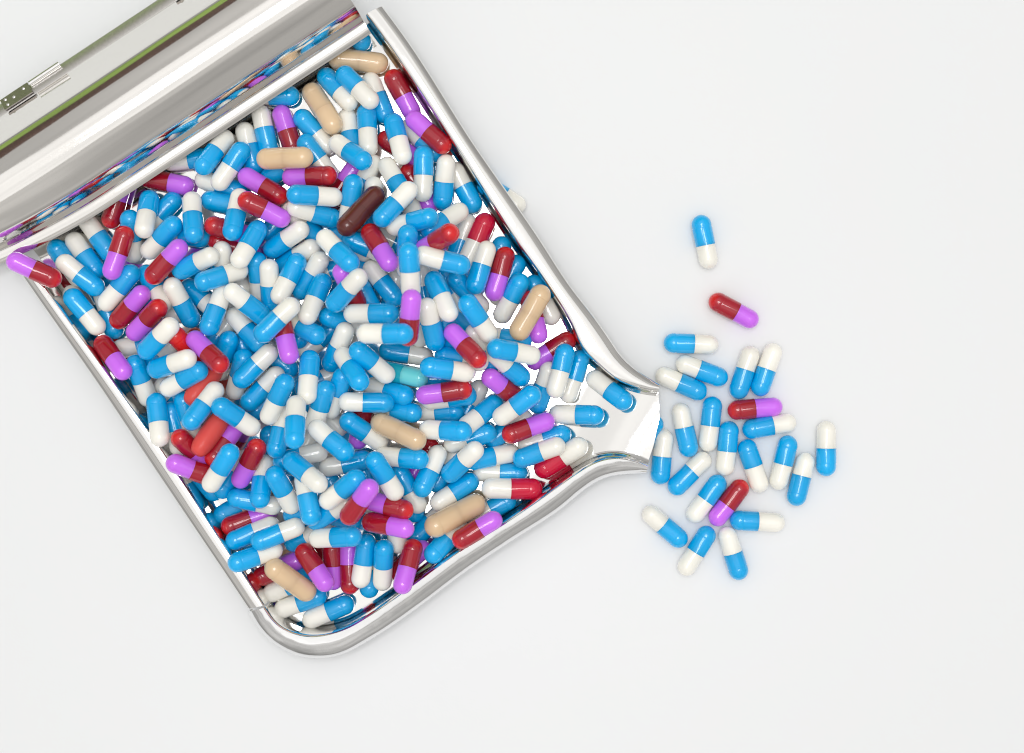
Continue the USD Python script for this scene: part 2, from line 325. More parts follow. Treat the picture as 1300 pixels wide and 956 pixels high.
# kind, x, y, z (mm), heading and pitch (degrees) of the cap end, label, group
CAPSULES = [
    ('B', -57.1, 111.61, 4.58, -55.4, 0.0, 'half-buried capsule showing only blue just above the tan capsule under the lid', 'blue and white capsules'),
    ('T', -54.7, 99.57, 4.83, 173.8, 0.0, 'tan capsule half under the right end of the lid', 'tan capsules'),
    ('B', -61.86, 89.3, 6.07, 131.9, -13.6, 'blue-and-white capsule just up-right of the upright tan capsule, blue end up-left', 'blue and white capsules'),
    ('B', -54.43, 89.31, 9.92, 134.3, -9.8, 'blue-and-white capsule just below the tan capsule under the lid, blue end up-left', 'blue and white capsules'),
    ('B', -47.73, 86.45, 4.58, -67.7, 0.0, 'blue-and-white capsule a length down-right of the tan capsule under the lid, blue end down', 'blue and white capsules'),
    ('B', -40.13, 71.15, 10.34, 106.1, -15.6, 'blue-and-white capsule two lengths up-right of the dark brown capsule, blue end up', 'blue and white capsules'),
    ('R', -39.01, 87.72, 4.58, 118.6, 0.0, 'maroon-and-violet capsule a length down-right of the tan capsule under the lid, maroon end up-left', 'maroon and violet capsules'),
    ('R', -29.37, 73.39, 10.66, -42.3, 5.3, 'maroon-and-violet capsule two lengths down-right of the tan capsule under the lid, maroon end down-right', 'maroon and violet capsules'),
    ('R', -39.22, 68.13, 4.58, 146.5, 0.0, 'maroon-and-violet capsule a length down-right of the upright tan capsule, maroon end up-left', 'maroon and violet capsules'),
    ('B', -31.98, 71.31, 5.49, -47.2, 8.3, 'blue-and-white capsule two lengths up-right of the dark brown capsule, blue end down-right', 'blue and white capsules'),
    ('B', -31.16, 58.81, 11.2, 88.7, 0.2, 'blue-and-white capsule a length up-right of the dark brown capsule, blue end up', 'blue and white capsules'),
    ('B', -23.9, 56.08, 8.84, -96.4, -11.9, 'blue-and-white capsule a length up-left of the crimson capsule by right rim, blue end down', 'blue and white capsules'),
    ('B', -17.05, 54.55, 4.58, -62.3, 0.0, 'blue-and-white capsule a length above the crimson capsule by right rim, blue end down-right', 'blue and white capsules'),
    ('T', -67.2, 82.4, 6.44, 122.9, -13.3, 'upright tan capsule a little below the lid', 'tan capsules'),
    ('B', -51.04, 74.55, 8.36, 94.5, -14.7, 'blue-and-white capsule a length down-right of the upright tan capsule, blue end up', 'blue and white capsules'),
    ('B', -57.33, 73.21, 5.27, -79.6, 6.3, 'blue-and-white capsule just down-right of the upright tan capsule, blue end down', 'blue and white capsules'),
    ('B', -52.16, 57.0, 6.86, -115.4, -10.7, 'half-buried capsule showing only white a length above the dark brown capsule', 'blue and white capsules'),
    ('B', -85.23, 87.38, 4.58, -2.0, 0.0, 'blue-and-white capsule a length left of the upright tan capsule, blue end right', 'blue and white capsules'),
    ('R', -79.87, 74.46, 4.58, -71.6, 0.0, 'maroon-and-violet capsule just above the level tan capsule, maroon end down', 'maroon and violet capsules'),
    ('B', -70.21, 74.34, 4.58, 131.2, 0.0, 'blue-and-white capsule just down-left of the upright tan capsule, blue end up-left', 'blue and white capsules'),
    ('B', -56.65, 66.16, 12.93, -35.6, 27.3, 'blue-and-white capsule a length down-right of the upright tan capsule, blue end down-right', 'blue and white capsules'),
    ('T', -79.32, 63.85, 14.78, 179.6, -21.1, 'level tan capsule below the lid', 'tan capsules'),
    ('B', -68.75, 64.58, 7.61, 126.9, 6.7, 'blue-and-white capsule just right of the level tan capsule, blue end up-left', 'blue and white capsules'),
    ('R', -71.03, 57.74, 12.08, 1.4, 6.8, 'maroon-and-violet capsule just down-right of the level tan capsule, maroon end right', 'maroon and violet capsules'),
    ('R', -60.06, 55.86, 4.58, -125.2, 0.0, 'maroon-and-violet capsule a length up-left of the dark brown capsule, maroon end down-left', 'maroon and violet capsules'),
    ('B', -68.51, 50.43, 17.68, 178.0, 21.1, 'blue-and-white capsule a length down-right of the level tan capsule, blue end left', 'blue and white capsules'),
    ('B', -69.26, 44.88, 13.26, -14.9, -21.1, 'blue-and-white capsule a length left of the dark brown capsule, blue end right', 'blue and white capsules'),
    ('B', -56.47, 48.83, 13.26, 80.4, 13.0, 'blue-and-white capsule just up-left of the dark brown capsule, blue end up', 'blue and white capsules'),
    ('B', -49.44, 48.54, 8.66, -98.2, -21.1, 'blue-and-white capsule just up-right of the dark brown capsule, blue end down', 'blue and white capsules'),
    ('N', -52.52, 45.17, 17.04, -130.7, 12.8, 'glossy dark brown capsule on top of the heap, the only one', None),
    ('B', -40.79, 56.15, 11.68, -60.2, 15.1, 'blue-and-white capsule a length up-right of the dark brown capsule, blue end down-right', 'blue and white capsules'),
    ('B', -40.34, 47.27, 20.17, -132.5, 8.8, 'blue-and-white capsule just right of the dark brown capsule, blue end down-left', 'blue and white capsules'),
    ('B', -34.6, 41.09, 19.67, 12.5, 21.1, 'blue-and-white capsule a length right of the dark brown capsule, blue end right', 'blue and white capsules'),
    ('R', -33.23, 54.02, 5.32, 122.7, 6.8, 'maroon-and-violet capsule two lengths down-right of the upright tan capsule, maroon end up-left', 'maroon and violet capsules'),
    ('R', -25.6, 34.11, 26.88, 28.1, 37.9, 'maroon-and-violet capsule just left of the crimson capsule by right rim, maroon end up-right', 'maroon and violet capsules'),
    ('B', -23.58, 41.95, 14.35, -145.6, 21.1, 'blue-and-white capsule just up-left of the crimson capsule by right rim, blue end down-left', 'blue and white capsules'),
    ('B', -17.91, 35.82, 4.58, -110.2, 0.0, 'blue-and-white capsule just left of the crimson capsule by right rim, blue end down', 'blue and white capsules'),
    ('B', -23.71, 27.54, 27.6, -14.1, -8.5, 'blue-and-white capsule a length down-left of the crimson capsule by right rim, blue end right', 'blue and white capsules'),
    ('B', -34.61, 23.81, 30.96, 92.5, 13.0, 'fully showing blue-and-white capsule a length down-right of the dark brown capsule, blue end up', 'blue and white capsules'),
    ('B', -36.2, 30.78, 21.41, 85.6, 21.1, 'half-covered blue-and-white capsule a length down-right of the dark brown capsule, blue end up', 'blue and white capsules'),
    ('B', -33.88, 42.71, 9.86, -69.9, 17.0, 'blue-and-white capsule a length right of the dark brown capsule, blue end down', 'blue and white capsules'),
    ('C', -12.58, 35.25, 8.24, 65.8, -5.0, 'crimson and white capsule beside the right rim', 'crimson and white capsules'),
    ('B', -10.86, 25.73, 13.01, -107.1, 2.9, 'blue-and-white capsule just below the crimson capsule by right rim, blue end down', 'blue and white capsules'),
    ('R', -4.28, 23.65, 10.13, 73.6, -2.5, 'maroon-and-violet capsule a length down-right of the crimson capsule by right rim, maroon end up', 'maroon and violet capsules'),
    ('B', -6.85, 28.49, 4.58, 59.7, 0.0, 'half-buried capsule showing only blue just right of the crimson capsule by right rim', 'blue and white capsules'),
    ('B', -1.67, 21.65, 4.58, 60.7, 0.0, 'half-buried capsule showing only blue a length down-right of the crimson capsule by right rim', 'blue and white capsules'),
    ('B', -0.33, 14.98, 9.19, 61.1, 14.3, 'blue-and-white capsule just up-left of the tan capsule by right rim, blue end up-right', 'blue and white capsules'),
    ('T', 6.3, 9.92, 16.52, 60.0, -6.1, 'tan capsule beside the right rim', 'tan capsules'),
    ('B', 10.85, 14.6, 4.58, 118.7, 0.0, 'blue-and-white capsule just up-right of the tan capsule by right rim, blue end up-left', 'blue and white capsules'),
    ('R', 7.77, 8.43, 10.61, 103.5, -13.0, 'maroon-and-violet capsule just down-right of the tan capsule by right rim, maroon end up', 'maroon and violet capsules'),
    ('R', 13.81, -3.57, 4.58, 31.8, 0.0, 'maroon-and-violet capsule just left of the bend of the right rim, maroon end up-right', 'maroon and violet capsules'),
    ('B', 0.62, -3.69, 21.43, 169.1, 21.1, 'blue-and-white capsule a length down-left of the tan capsule by right rim, blue end left', 'blue and white capsules'),
    ('B', -2.61, 0.97, 10.98, -7.5, 12.8, 'blue-and-white capsule just down-left of the tan capsule by right rim, blue end right', 'blue and white capsules'),
    ('B', -11.68, 7.75, 21.99, 124.2, 15.6, 'blue-and-white capsule two lengths below the crimson capsule by right rim, blue end up-left', 'blue and white capsules'),
    ('B', -15.44, 17.08, 8.48, 131.7, 16.2, 'blue-and-white capsule a length below the crimson capsule by right rim, blue end up-left', 'blue and white capsules'),
    ('B', -20.81, 17.0, 4.58, 119.6, 0.0, 'half-covered blue-and-white capsule a length down-left of the crimson capsule by right rim, blue end up-left', 'blue and white capsules'),
    ('B', -24.39, 15.44, 20.9, 115.0, -18.3, 'blue-and-white capsule two lengths above the teal capsule, blue end up-left', 'blue and white capsules'),
    ('B', -27.88, 5.72, 20.58, -77.7, -21.1, 'blue-and-white capsule a length up-right of the teal capsule, blue end down', 'blue and white capsules'),
    ('R', -34.48, 7.86, 33.04, -96.3, -13.0, 'maroon-and-violet capsule a length above the teal capsule, maroon end down', 'maroon and violet capsules'),
    ('B', -42.61, 2.49, 36.16, -0.4, 13.0, 'blue-and-white capsule four lengths right of the buried coral caplet, blue end right', 'blue and white capsules'),
    ('B', -48.56, 9.48, 21.49, -0.1, 13.0, 'fully showing blue-and-white capsule three lengths down-right of the level tan capsule, blue end right', 'blue and white capsules'),
    ('B', -45.37, 20.29, 10.38, -51.4, 4.1, 'blue-and-white capsule a length below the dark brown capsule, blue end down-right', 'blue and white capsules'),
    ('R', -45.72, 32.3, 19.79, 123.0, -19.2, 'maroon-and-violet capsule a length down-right of the dark brown capsule, maroon end up-left', 'maroon and violet capsules'),
    ('B', -50.25, 32.76, 13.47, 156.2, 5.0, 'blue-and-white capsule three lengths above the teal capsule, blue end up-left', 'blue and white capsules'),
    ('B', -52.95, 19.97, 4.58, 82.5, 0.0, 'half-buried capsule showing only blue a length below the dark brown capsule', 'blue and white capsules'),
    ('B', -50.0, 12.91, 10.03, 117.4, 7.0, 'half-buried capsule showing only blue two lengths below the dark brown capsule', 'blue and white capsules'),
    ('B', -56.68, 17.37, 24.27, -135.0, -21.1, 'blue-and-white capsule two lengths below the dark brown capsule, blue end down-left', 'blue and white capsules'),
    ('R', -56.33, 18.57, 18.63, -67.3, -30.4, 'maroon-and-violet capsule a length below the dark brown capsule, maroon end down-right', 'maroon and violet capsules'),
    ('B', -59.78, 31.02, 24.13, -44.3, 21.1, 'blue-and-white capsule a length down-left of the dark brown capsule, blue end down-right', 'blue and white capsules'),
    ('B', -70.9, 23.01, 10.8, -123.7, -13.4, 'blue-and-white capsule two lengths down-left of the dark brown capsule, blue end down-left', 'blue and white capsules'),
    ('B', -78.05, 21.75, 14.51, 64.4, -10.5, 'blue-and-white capsule two lengths down-left of the dark brown capsule, blue end up-right', 'blue and white capsules'),
    ('B', -68.61, 14.68, 15.87, 68.5, -17.4, 'fully showing blue-and-white capsule two lengths down-left of the dark brown capsule, blue end up', 'blue and white capsules'),
    ('B', -73.65, 4.82, 14.34, -26.6, 16.3, 'blue-and-white capsule two lengths up-left of the teal capsule, blue end down-right', 'blue and white capsules'),
    ('B', -58.94, 6.69, 9.08, 161.9, 21.1, 'blue-and-white capsule two lengths up-left of the teal capsule, blue end left', 'blue and white capsules'),
    ('B', -61.03, -2.18, 11.82, -115.1, -20.5, 'blue-and-white capsule a length up-left of the teal capsule, blue end down-left', 'blue and white capsules'),
    ('B', -80.51, 7.26, 24.76, -135.3, 3.8, 'blue-and-white capsule two lengths right of the bright red capsule, blue end down-left', 'blue and white capsules'),
    ('R', -78.46, 1.44, 20.05, 105.4, -13.0, 'maroon-and-violet capsule two lengths up-right of the buried coral caplet, maroon end up', 'maroon and violet capsules'),
    ('B', -77.16, 6.36, 6.91, -71.1, 21.1, 'half-buried capsule showing only blue two lengths up-right of the buried coral caplet', 'blue and white capsules'),
    ('B', -68.05, 1.11, 4.58, 37.1, 0.0, 'blue-and-white capsule two lengths left of the teal capsule, blue end up-right', 'blue and white capsules'),
    ('B', -70.42, -12.46, 19.17, 88.4, -21.1, 'fully showing blue-and-white capsule two lengths left of the teal capsule, blue end up', 'blue and white capsules'),
    ('B', -66.69, -22.94, 17.33, 70.5, 13.0, 'blue-and-white capsule two lengths left of the mid-heap tan capsule, blue end up', 'blue and white capsules'),
    ('B', -73.72, -27.48, 28.31, -88.6, 28.7, 'blue-and-white capsule two lengths right of the larger coral caplet, blue end down', 'blue and white capsules'),
    ('B', -81.33, -20.19, 19.06, 62.7, 14.3, 'blue-and-white capsule a length right of the buried coral caplet, blue end up-right', 'blue and white capsules'),
    ('B', -87.86, -16.79, 9.65, -135.1, -0.7, 'blue-and-white capsule a length up-right of the larger coral caplet, blue end down-left', 'blue and white capsules'),
    ('B', -89.7, -8.75, 14.35, -136.4, 1.1, 'fully showing blue-and-white capsule a length right of the buried coral caplet, blue end down-left', 'blue and white capsules'),
    ('B', -96.19, -11.75, 8.79, 72.0, 21.1, 'blue-and-white capsule a length right of the buried coral caplet, blue end up', 'blue and white capsules'),
    ('B', -101.98, -5.24, 7.49, 68.3, 21.1, 'blue-and-white capsule a length right of the bright red capsule, blue end up', 'blue and white capsules'),
    ('R', -105.38, -3.73, 19.36, -41.8, 18.5, 'maroon-and-violet capsule just right of the bright red capsule, maroon end down-right', 'maroon and violet capsules'),
    ('A', -113.66, -2.18, 13.38, 127.5, 37.9, 'bright red capsule, one round end showing from under a maroon and violet capsule', None),
    ('B', -113.93, -13.27, 17.62, 28.2, 15.0, 'blue-and-white capsule just left of the buried coral caplet, blue end up-right', 'blue and white capsules'),
    ('O', -107.55, -14.78, 14.19, -125.2, 21.1, 'coral red caplet mostly buried, a small wedge showing', 'coral red caplets'),
    ('B', -106.78, -22.38, 20.01, -125.2, 17.6, 'blue-and-white capsule just below the buried coral caplet, blue end down-left', 'blue and white capsules'),
    ('B', -95.5, -26.2, 19.46, 143.3, 21.1, 'blue-and-white capsule just up-right of the larger coral caplet, blue end up-left', 'blue and white capsules'),
    ('B', -104.61, 1.57, 4.58, -127.2, 0.0, 'half-covered blue-and-white capsule a length right of the bright red capsule, blue end down-left', 'blue and white capsules'),
    ('B', -93.27, 3.87, 10.31, -47.6, 8.1, 'blue-and-white capsule a length right of the bright red capsule, blue end down-right', 'blue and white capsules'),
    ('B', -92.19, 12.98, 16.56, -40.1, -21.1, 'blue-and-white capsule a length up-right of the bright red capsule, blue end down-right', 'blue and white capsules'),
    ('B', -103.01, 11.13, 15.83, -109.2, 13.0, 'blue-and-white capsule a length up-right of the bright red capsule, blue end down', 'blue and white capsules'),
    ('B', -109.84, 14.68, 5.5, 139.6, -8.4, 'blue-and-white capsule a length above the bright red capsule, blue end up-left', 'blue and white capsules'),
    ('B', -115.86, 13.42, 11.94, -64.3, -21.1, 'blue-and-white capsule a length above the bright red capsule, blue end down-right', 'blue and white capsules'),
    ('B', -110.21, 27.15, 15.67, -157.9, -21.1, 'blue-and-white capsule two lengths above the bright red capsule, blue end left', 'blue and white capsules'),
    ('B', -101.04, 22.57, 16.96, -160.5, 21.1, 'blue-and-white capsule a length up-right of the bright red capsule, blue end left', 'blue and white capsules'),
    ('B', -101.96, 25.73, 11.48, -95.3, -21.1, 'half-buried capsule showing only white two lengths down-left of the level tan capsule', 'blue and white capsules'),
    ('B', -99.07, 24.01, 4.58, 124.4, 0.0, 'half-buried capsule showing only white two lengths up-right of the buried coral caplet', 'blue and white capsules'),
    ('B', -89.42, 22.01, 8.7, 92.7, 21.1, 'blue-and-white capsule two lengths up-right of the bright red capsule, blue end up', 'blue and white capsules'),
    ('B', -84.86, 19.17, 11.97, -89.0, -17.9, 'blue-and-white capsule two lengths up-right of the bright red capsule, blue end down', 'blue and white capsules'),
    ('B', -79.35, 35.69, 11.09, -148.4, -21.1, 'blue-and-white capsule two lengths left of the dark brown capsule, blue end down-left', 'blue and white capsules'),
    ('B', -76.19, 29.63, 7.69, -150.1, -21.1, 'blue-and-white capsule a length down-left of the dark brown capsule, blue end down-left', 'blue and white capsules'),
    ('B', -91.43, 33.58, 17.09, 63.1, -21.1, 'fully showing blue-and-white capsule two lengths down-left of the level tan capsule, blue end up-right', 'blue and white capsules'),
    ('B', -96.3, 44.17, 14.73, -98.1, 21.1, 'blue-and-white capsule a length down-left of the level tan capsule, blue end down', 'blue and white capsules'),
    ('R', -86.26, 45.72, 16.44, 153.3, 12.2, 'maroon-and-violet capsule a length below the level tan capsule, maroon end up-left', 'maroon and violet capsules'),
    ('R', -87.8, 54.54, 9.81, -30.9, 2.7, 'maroon-and-violet capsule just down-left of the level tan capsule, maroon end down-right', 'maroon and violet capsules'),
    ('B', -81.11, 61.25, 7.35, -147.5, -21.1, 'half-buried capsule showing only blue just down-left of the level tan capsule', 'blue and white capsules'),
    ('B', -93.37, 68.45, 4.58, -74.5, 0.0, 'blue-and-white capsule a length left of the level tan capsule, blue end down', 'blue and white capsules'),
    ('B', -99.06, 61.48, 10.38, 56.3, -1.9, 'blue-and-white capsule a length left of the level tan capsule, blue end up-right', 'blue and white capsules'),
    ('B', -104.97, 66.56, 9.48, -122.5, 21.1, 'blue-and-white capsule a length left of the level tan capsule, blue end down-left', 'blue and white capsules'),
    ('B', -87.91, 74.46, 4.58, -77.3, 0.0, 'blue-and-white capsule just up-left of the level tan capsule, blue end down', 'blue and white capsules'),
    ('B', -114.8, 64.61, 4.58, 6.7, 0.0, 'blue-and-white capsule two lengths left of the level tan capsule, blue end right', 'blue and white capsules'),
    ('B', -103.39, 55.3, 4.58, -17.8, 0.0, 'blue-and-white capsule a length left of the level tan capsule, blue end right', 'blue and white capsules'),
    ('R', -122.72, 56.58, 4.58, 168.9, 0.0, 'maroon-and-violet capsule two lengths left of the level tan capsule, maroon end left', 'maroon and violet capsules'),
    ('B', -128.35, 44.68, 11.03, 88.7, -32.0, 'blue-and-white capsule three lengths above the bright red capsule, blue end up', 'blue and white capsules'),
    ('B', -125.16, 45.05, 4.58, 45.9, 0.0, 'half-covered blue-and-white capsule two lengths down-left of the level tan capsule, blue end up-right', 'blue and white capsules'),
    ('B', -111.59, 43.25, 13.87, -82.2, 21.1, 'blue-and-white capsule two lengths down-left of the level tan capsule, blue end down', 'blue and white capsules'),
    ('B', -115.65, 37.28, 8.19, -9.9, 21.1, 'half-buried capsule showing only blue two lengths above the bright red capsule', 'blue and white capsules'),
    ('B', -123.06, 36.26, 11.51, 43.5, 16.4, 'blue-and-white capsule two lengths above the bright red capsule, blue end up-right', 'blue and white capsules'),
    ('R', -120.2, 27.56, 16.77, -133.5, -5.7, 'maroon-and-violet capsule two lengths above the bright red capsule, maroon end down-left', 'maroon and violet capsules'),
    ('B', -125.79, 18.78, 8.87, 124.7, -17.3, 'blue-and-white capsule a length up-left of the bright red capsule, blue end up-left', 'blue and white capsules'),
    ('B', -134.77, 37.01, 6.58, 91.2, 18.5, 'blue-and-white capsule two lengths up-left of the bright red capsule, blue end up', 'blue and white capsules'),
    ('R', -137.79, 30.87, 13.36, 72.7, -6.6, 'maroon-and-violet capsule two lengths up-left of the bright red capsule, maroon end up', 'maroon and violet capsules'),
    ('R', -140.51, 49.52, 4.58, -108.0, 0.0, "maroon-and-violet capsule two lengths up-right of the lid's left end, maroon end down", 'maroon and violet capsules'),
    ('B', -146.92, 36.83, 4.58, -54.5, 0.0, "blue-and-white capsule two lengths right of the lid's left end, blue end down-right", 'blue and white capsules'),
    ('B', -151.81, 30.31, 4.58, -54.2, 0.0, "blue-and-white capsule a length right of the lid's left end, blue end down-right", 'blue and white capsules'),
    ('B', -151.96, 23.19, 10.23, -39.0, -5.3, "fully showing blue-and-white capsule a length right of the lid's left end, blue end down-right", 'blue and white capsules'),
    ('B', -158.22, 27.75, 4.58, 126.1, 0.0, "blue-and-white capsule a length right of the lid's left end, blue end up-left", 'blue and white capsules'),
    ('R', -165.72, 24.66, 18.15, -25.7, -14.6, "maroon-and-violet capsule just right of the lid's left end, maroon end down-right", 'maroon and violet capsules'),
    ('B', -150.36, 10.27, 10.46, 129.3, 1.8, "blue-and-white capsule two lengths down-right of the lid's left end, blue end up-left", 'blue and white capsules'),
    ('B', -152.94, 11.13, 4.58, -57.6, 0.0, "blue-and-white capsule two lengths down-right of the lid's left end, blue end down-right", 'blue and white capsules'),
    ('B', -138.3, 18.69, 10.49, 49.8, 1.9, 'blue-and-white capsule two lengths up-left of the bright red capsule, blue end up-right', 'blue and white capsules'),
    ('R', -134.27, 11.9, 10.89, -134.6, -16.0, 'maroon-and-violet capsule a length up-left of the bright red capsule, maroon end down-left', 'maroon and violet capsules'),
    ('R', -127.71, 7.3, 14.01, 42.3, 21.1, 'maroon-and-violet capsule a length up-left of the bright red capsule, maroon end up-right', 'maroon and violet capsules'),
    ('B', -143.5, 10.09, 4.58, -71.6, 0.0, 'blue-and-white capsule a length left of the bright red capsule, blue end down', 'blue and white capsules'),
    ('R', -139.71, -5.77, 13.12, 131.3, -21.1, 'maroon-and-violet capsule a length left of the bright red capsule, maroon end up-left', 'maroon and violet capsules'),
    ('B', -132.56, -1.21, 4.58, 12.8, 0.0, 'half-buried capsule showing only white a length left of the bright red capsule', 'blue and white capsules'),
    ('B', -122.0, 0.9, 21.18, -137.8, -21.1, 'blue-and-white capsule just left of the bright red capsule, blue end down-left', 'blue and white capsules'),
    ('B', -130.47, -14.03, 9.78, 106.5, 17.0, 'blue-and-white capsule a length down-left of the bright red capsule, blue end up', 'blue and white capsules'),
    ('B', -117.68, -7.87, 19.54, -163.1, -21.1, 'blue-and-white capsule just below the bright red capsule, blue end left', 'blue and white capsules'),
    ('B', -124.72, -4.7, 7.91, -144.1, -21.1, 'blue-and-white capsule just down-left of the bright red capsule, blue end down-left', 'blue and white capsules'),
    ('B', -123.37, -27.37, 15.37, 99.7, -16.2, 'blue-and-white capsule a length left of the larger coral caplet, blue end up', 'blue and white capsules'),
    ('B', -122.46, -30.08, 4.58, 115.1, 0.0, 'half-buried capsule showing only blue a length left of the larger coral caplet', 'blue and white capsules'),
    ('B', -118.6, -30.9, 10.08, 102.4, -3.2, 'blue-and-white capsule just left of the larger coral caplet, blue end up', 'blue and white capsules'),
    ('B', -113.43, -27.03, 11.62, 105.5, 6.1, 'blue-and-white capsule just down-left of the buried coral caplet, blue end up', 'blue and white capsules'),
    ('R', -110.99, -38.19, 14.92, 132.7, 24.0, 'maroon-and-violet capsule just left of the larger coral caplet, maroon end up-left', 'maroon and violet capsules'),
    ('O', -104.51, -31.82, 17.74, -122.2, 21.1, 'coral red caplet almost fully showing near the left rim', 'coral red caplets'),
    ('R', -100.21, -35.3, 14.55, -123.6, 21.1, 'maroon-and-violet capsule just down-right of the larger coral caplet, maroon end down-left', 'maroon and violet capsules'),
    ('B', -100.03, -43.64, 23.52, 57.0, 13.0, 'blue-and-white capsule just below the larger coral caplet, blue end up-right', 'blue and white capsules'),
    ('R', -110.51, -44.75, 18.33, -23.3, -18.0, 'maroon-and-violet capsule a length down-left of the larger coral caplet, maroon end down-right', 'maroon and violet capsules'),
    ('R', -91.86, -42.77, 14.81, 60.9, 14.7, 'maroon-and-violet capsule a length down-right of the larger coral caplet, maroon end up-right', 'maroon and violet capsules'),
    ('B', -110.24, -48.65, 4.58, -50.7, 0.0, "half-buried capsule showing only blue three lengths up-left of the tray's front corner", 'blue and white capsules'),
    ('B', -87.42, -49.05, 13.42, -93.6, 23.3, 'blue-and-white capsule a length down-right of the larger coral caplet, blue end down', 'blue and white capsules'),
    ('B', -79.29, -51.61, 18.8, 113.6, 26.8, 'blue-and-white capsule two lengths down-right of the larger coral caplet, blue end up-left', 'blue and white capsules'),
    ('B', -80.67, -31.31, 14.65, -102.5, 15.8, 'blue-and-white capsule a length right of the larger coral caplet, blue end down', 'blue and white capsules'),
    ('B', -84.99, -39.73, 4.58, 100.8, 0.0, 'half-buried capsule showing only blue a length right of the larger coral caplet', 'blue and white capsules'),
    ('B', -62.18, -34.21, 22.99, -38.7, 13.0, 'blue-and-white capsule a length left of the mid-heap tan capsule, blue end down-right', 'blue and white capsules'),
    ('B', -74.18, -40.54, 12.29, -166.7, 4.8, 'blue-and-white capsule two lengths left of the mid-heap tan capsule, blue end left', 'blue and white capsules'),
    ('B', -70.71, -44.86, 25.9, 143.3, -21.1, 'blue-and-white capsule two lengths right of the larger coral caplet, blue end up-left', 'blue and white capsules'),
    ('B', -58.62, -43.25, 8.67, 11.5, -0.9, 'blue-and-white capsule a length down-left of the mid-heap tan capsule, blue end right', 'blue and white capsules'),
    ('B', -57.9, -50.69, 27.01, 38.3, 19.1, 'blue-and-white capsule two lengths down-left of the mid-heap tan capsule, blue end up-right', 'blue and white capsules'),
    ('B', -43.68, -46.34, 23.63, 121.1, 13.0, 'fully showing blue-and-white capsule a length below the mid-heap tan capsule, blue end up-left', 'blue and white capsules'),
    ('R', -51.83, -54.66, 29.62, -126.3, -21.1, 'maroon-and-violet capsule two lengths down-left of the mid-heap tan capsule, maroon end down-left', 'maroon and violet capsules'),
    ('R', -43.4, -56.71, 19.42, -14.2, 13.0, 'maroon-and-violet capsule a length left of the biggest tan capsule, maroon end right', 'maroon and violet capsules'),
    ('R', -42.87, -63.66, 20.02, 171.7, -21.1, 'maroon-and-violet capsule a length left of the biggest tan capsule, maroon end left', 'maroon and violet capsules'),
    ('B', -36.4, -51.88, 10.23, 119.2, 1.1, 'blue-and-white capsule a length up-left of the biggest tan capsule, blue end up-left', 'blue and white capsules'),
    ('B', -28.77, -45.59, 12.63, -114.2, 13.0, 'blue-and-white capsule a length up-left of the biggest tan capsule, blue end down-left', 'blue and white capsules'),
    ('B', -38.47, -40.65, 15.47, -4.1, 13.5, 'blue-and-white capsule just below the mid-heap tan capsule, blue end right', 'blue and white capsules'),
    ('B', -51.94, -31.71, 12.54, 144.5, 13.0, 'blue-and-white capsule just left of the mid-heap tan capsule, blue end up-left', 'blue and white capsules'),
    ('T', -39.55, -31.53, 15.77, 155.8, -16.5, 'tan capsule lying across the middle of the heap', 'tan capsules'),
    ('R', -53.41, -28.57, 5.99, 81.4, -13.0, 'maroon-and-violet capsule a length left of the mid-heap tan capsule, maroon end up', 'maroon and violet capsules'),
    ('B', -50.68, -21.32, 16.01, -1.7, -6.6, 'blue-and-white capsule a length up-left of the mid-heap tan capsule, blue end right', 'blue and white capsules'),
    ('B', -43.55, -17.68, 10.54, -13.4, 21.1, 'blue-and-white capsule just down-left of the teal capsule, blue end right', 'blue and white capsules'),
    ('B', -55.5, -9.53, 20.2, -53.4, 33.0, 'blue-and-white capsule a length left of the teal capsule, blue end down-right', 'blue and white capsules'),
    ('B', -58.33, -12.57, 9.61, -117.7, -20.1, 'half-buried capsule showing only blue a length left of the teal capsule', 'blue and white capsules'),
    ('B', -48.43, -7.46, 18.96, 138.4, 21.1, 'blue-and-white capsule a length left of the teal capsule, blue end up-left', 'blue and white capsules'),
    ('E', -38.67, -11.81, 10.46, 168.6, -17.4, 'two-tone teal capsule wedged in the middle of the heap', None),
    ('B', -22.16, -9.87, 22.53, 171.0, 13.0, 'blue-and-white capsule a length right of the teal capsule, blue end left', 'blue and white capsules'),
    ('B', -37.82, -4.5, 4.58, 170.7, 0.0, 'blue-and-white capsule just above the teal capsule, blue end left', 'blue and white capsules'),
    ('B', -17.61, -6.22, 16.44, 170.8, -12.4, 'blue-and-white capsule a length up-right of the teal capsule, blue end left', 'blue and white capsules'),
    ('R', -16.08, -1.62, 21.83, -46.1, 18.3, 'maroon-and-violet capsule a length up-right of the teal capsule, maroon end down-right', 'maroon and violet capsules'),
    ('B', -23.24, 6.31, 14.7, -72.2, -9.0, 'half-buried capsule showing only blue two lengths left of the tan capsule by right rim', 'blue and white capsules'),
    ('B', -33.71, 7.18, 8.12, 98.6, 21.1, 'half-buried capsule showing only white a length above the teal capsule', 'blue and white capsules'),
    ('R', -23.61, -17.79, 17.97, 8.0, 4.4, 'maroon-and-violet capsule a length down-right of the teal capsule, maroon end right', 'maroon and violet capsules'),
    ('B', -22.1, -19.93, 12.41, 7.6, 4.6, 'blue-and-white capsule a length up-right of the mid-heap tan capsule, blue end right', 'blue and white capsules'),
    ('B', -14.72, -22.9, 4.58, -116.6, 0.0, 'blue-and-white capsule a length right of the teal capsule, blue end down-left', 'blue and white capsules'),
    ('B', -26.47, -24.97, 7.7, 1.0, 13.0, 'blue-and-white capsule a length right of the mid-heap tan capsule, blue end right', 'blue and white capsules'),
    ('B', -40.74, -24.28, 9.87, -9.1, 19.8, 'half-buried capsule showing only blue just up-right of the mid-heap tan capsule', 'blue and white capsules'),
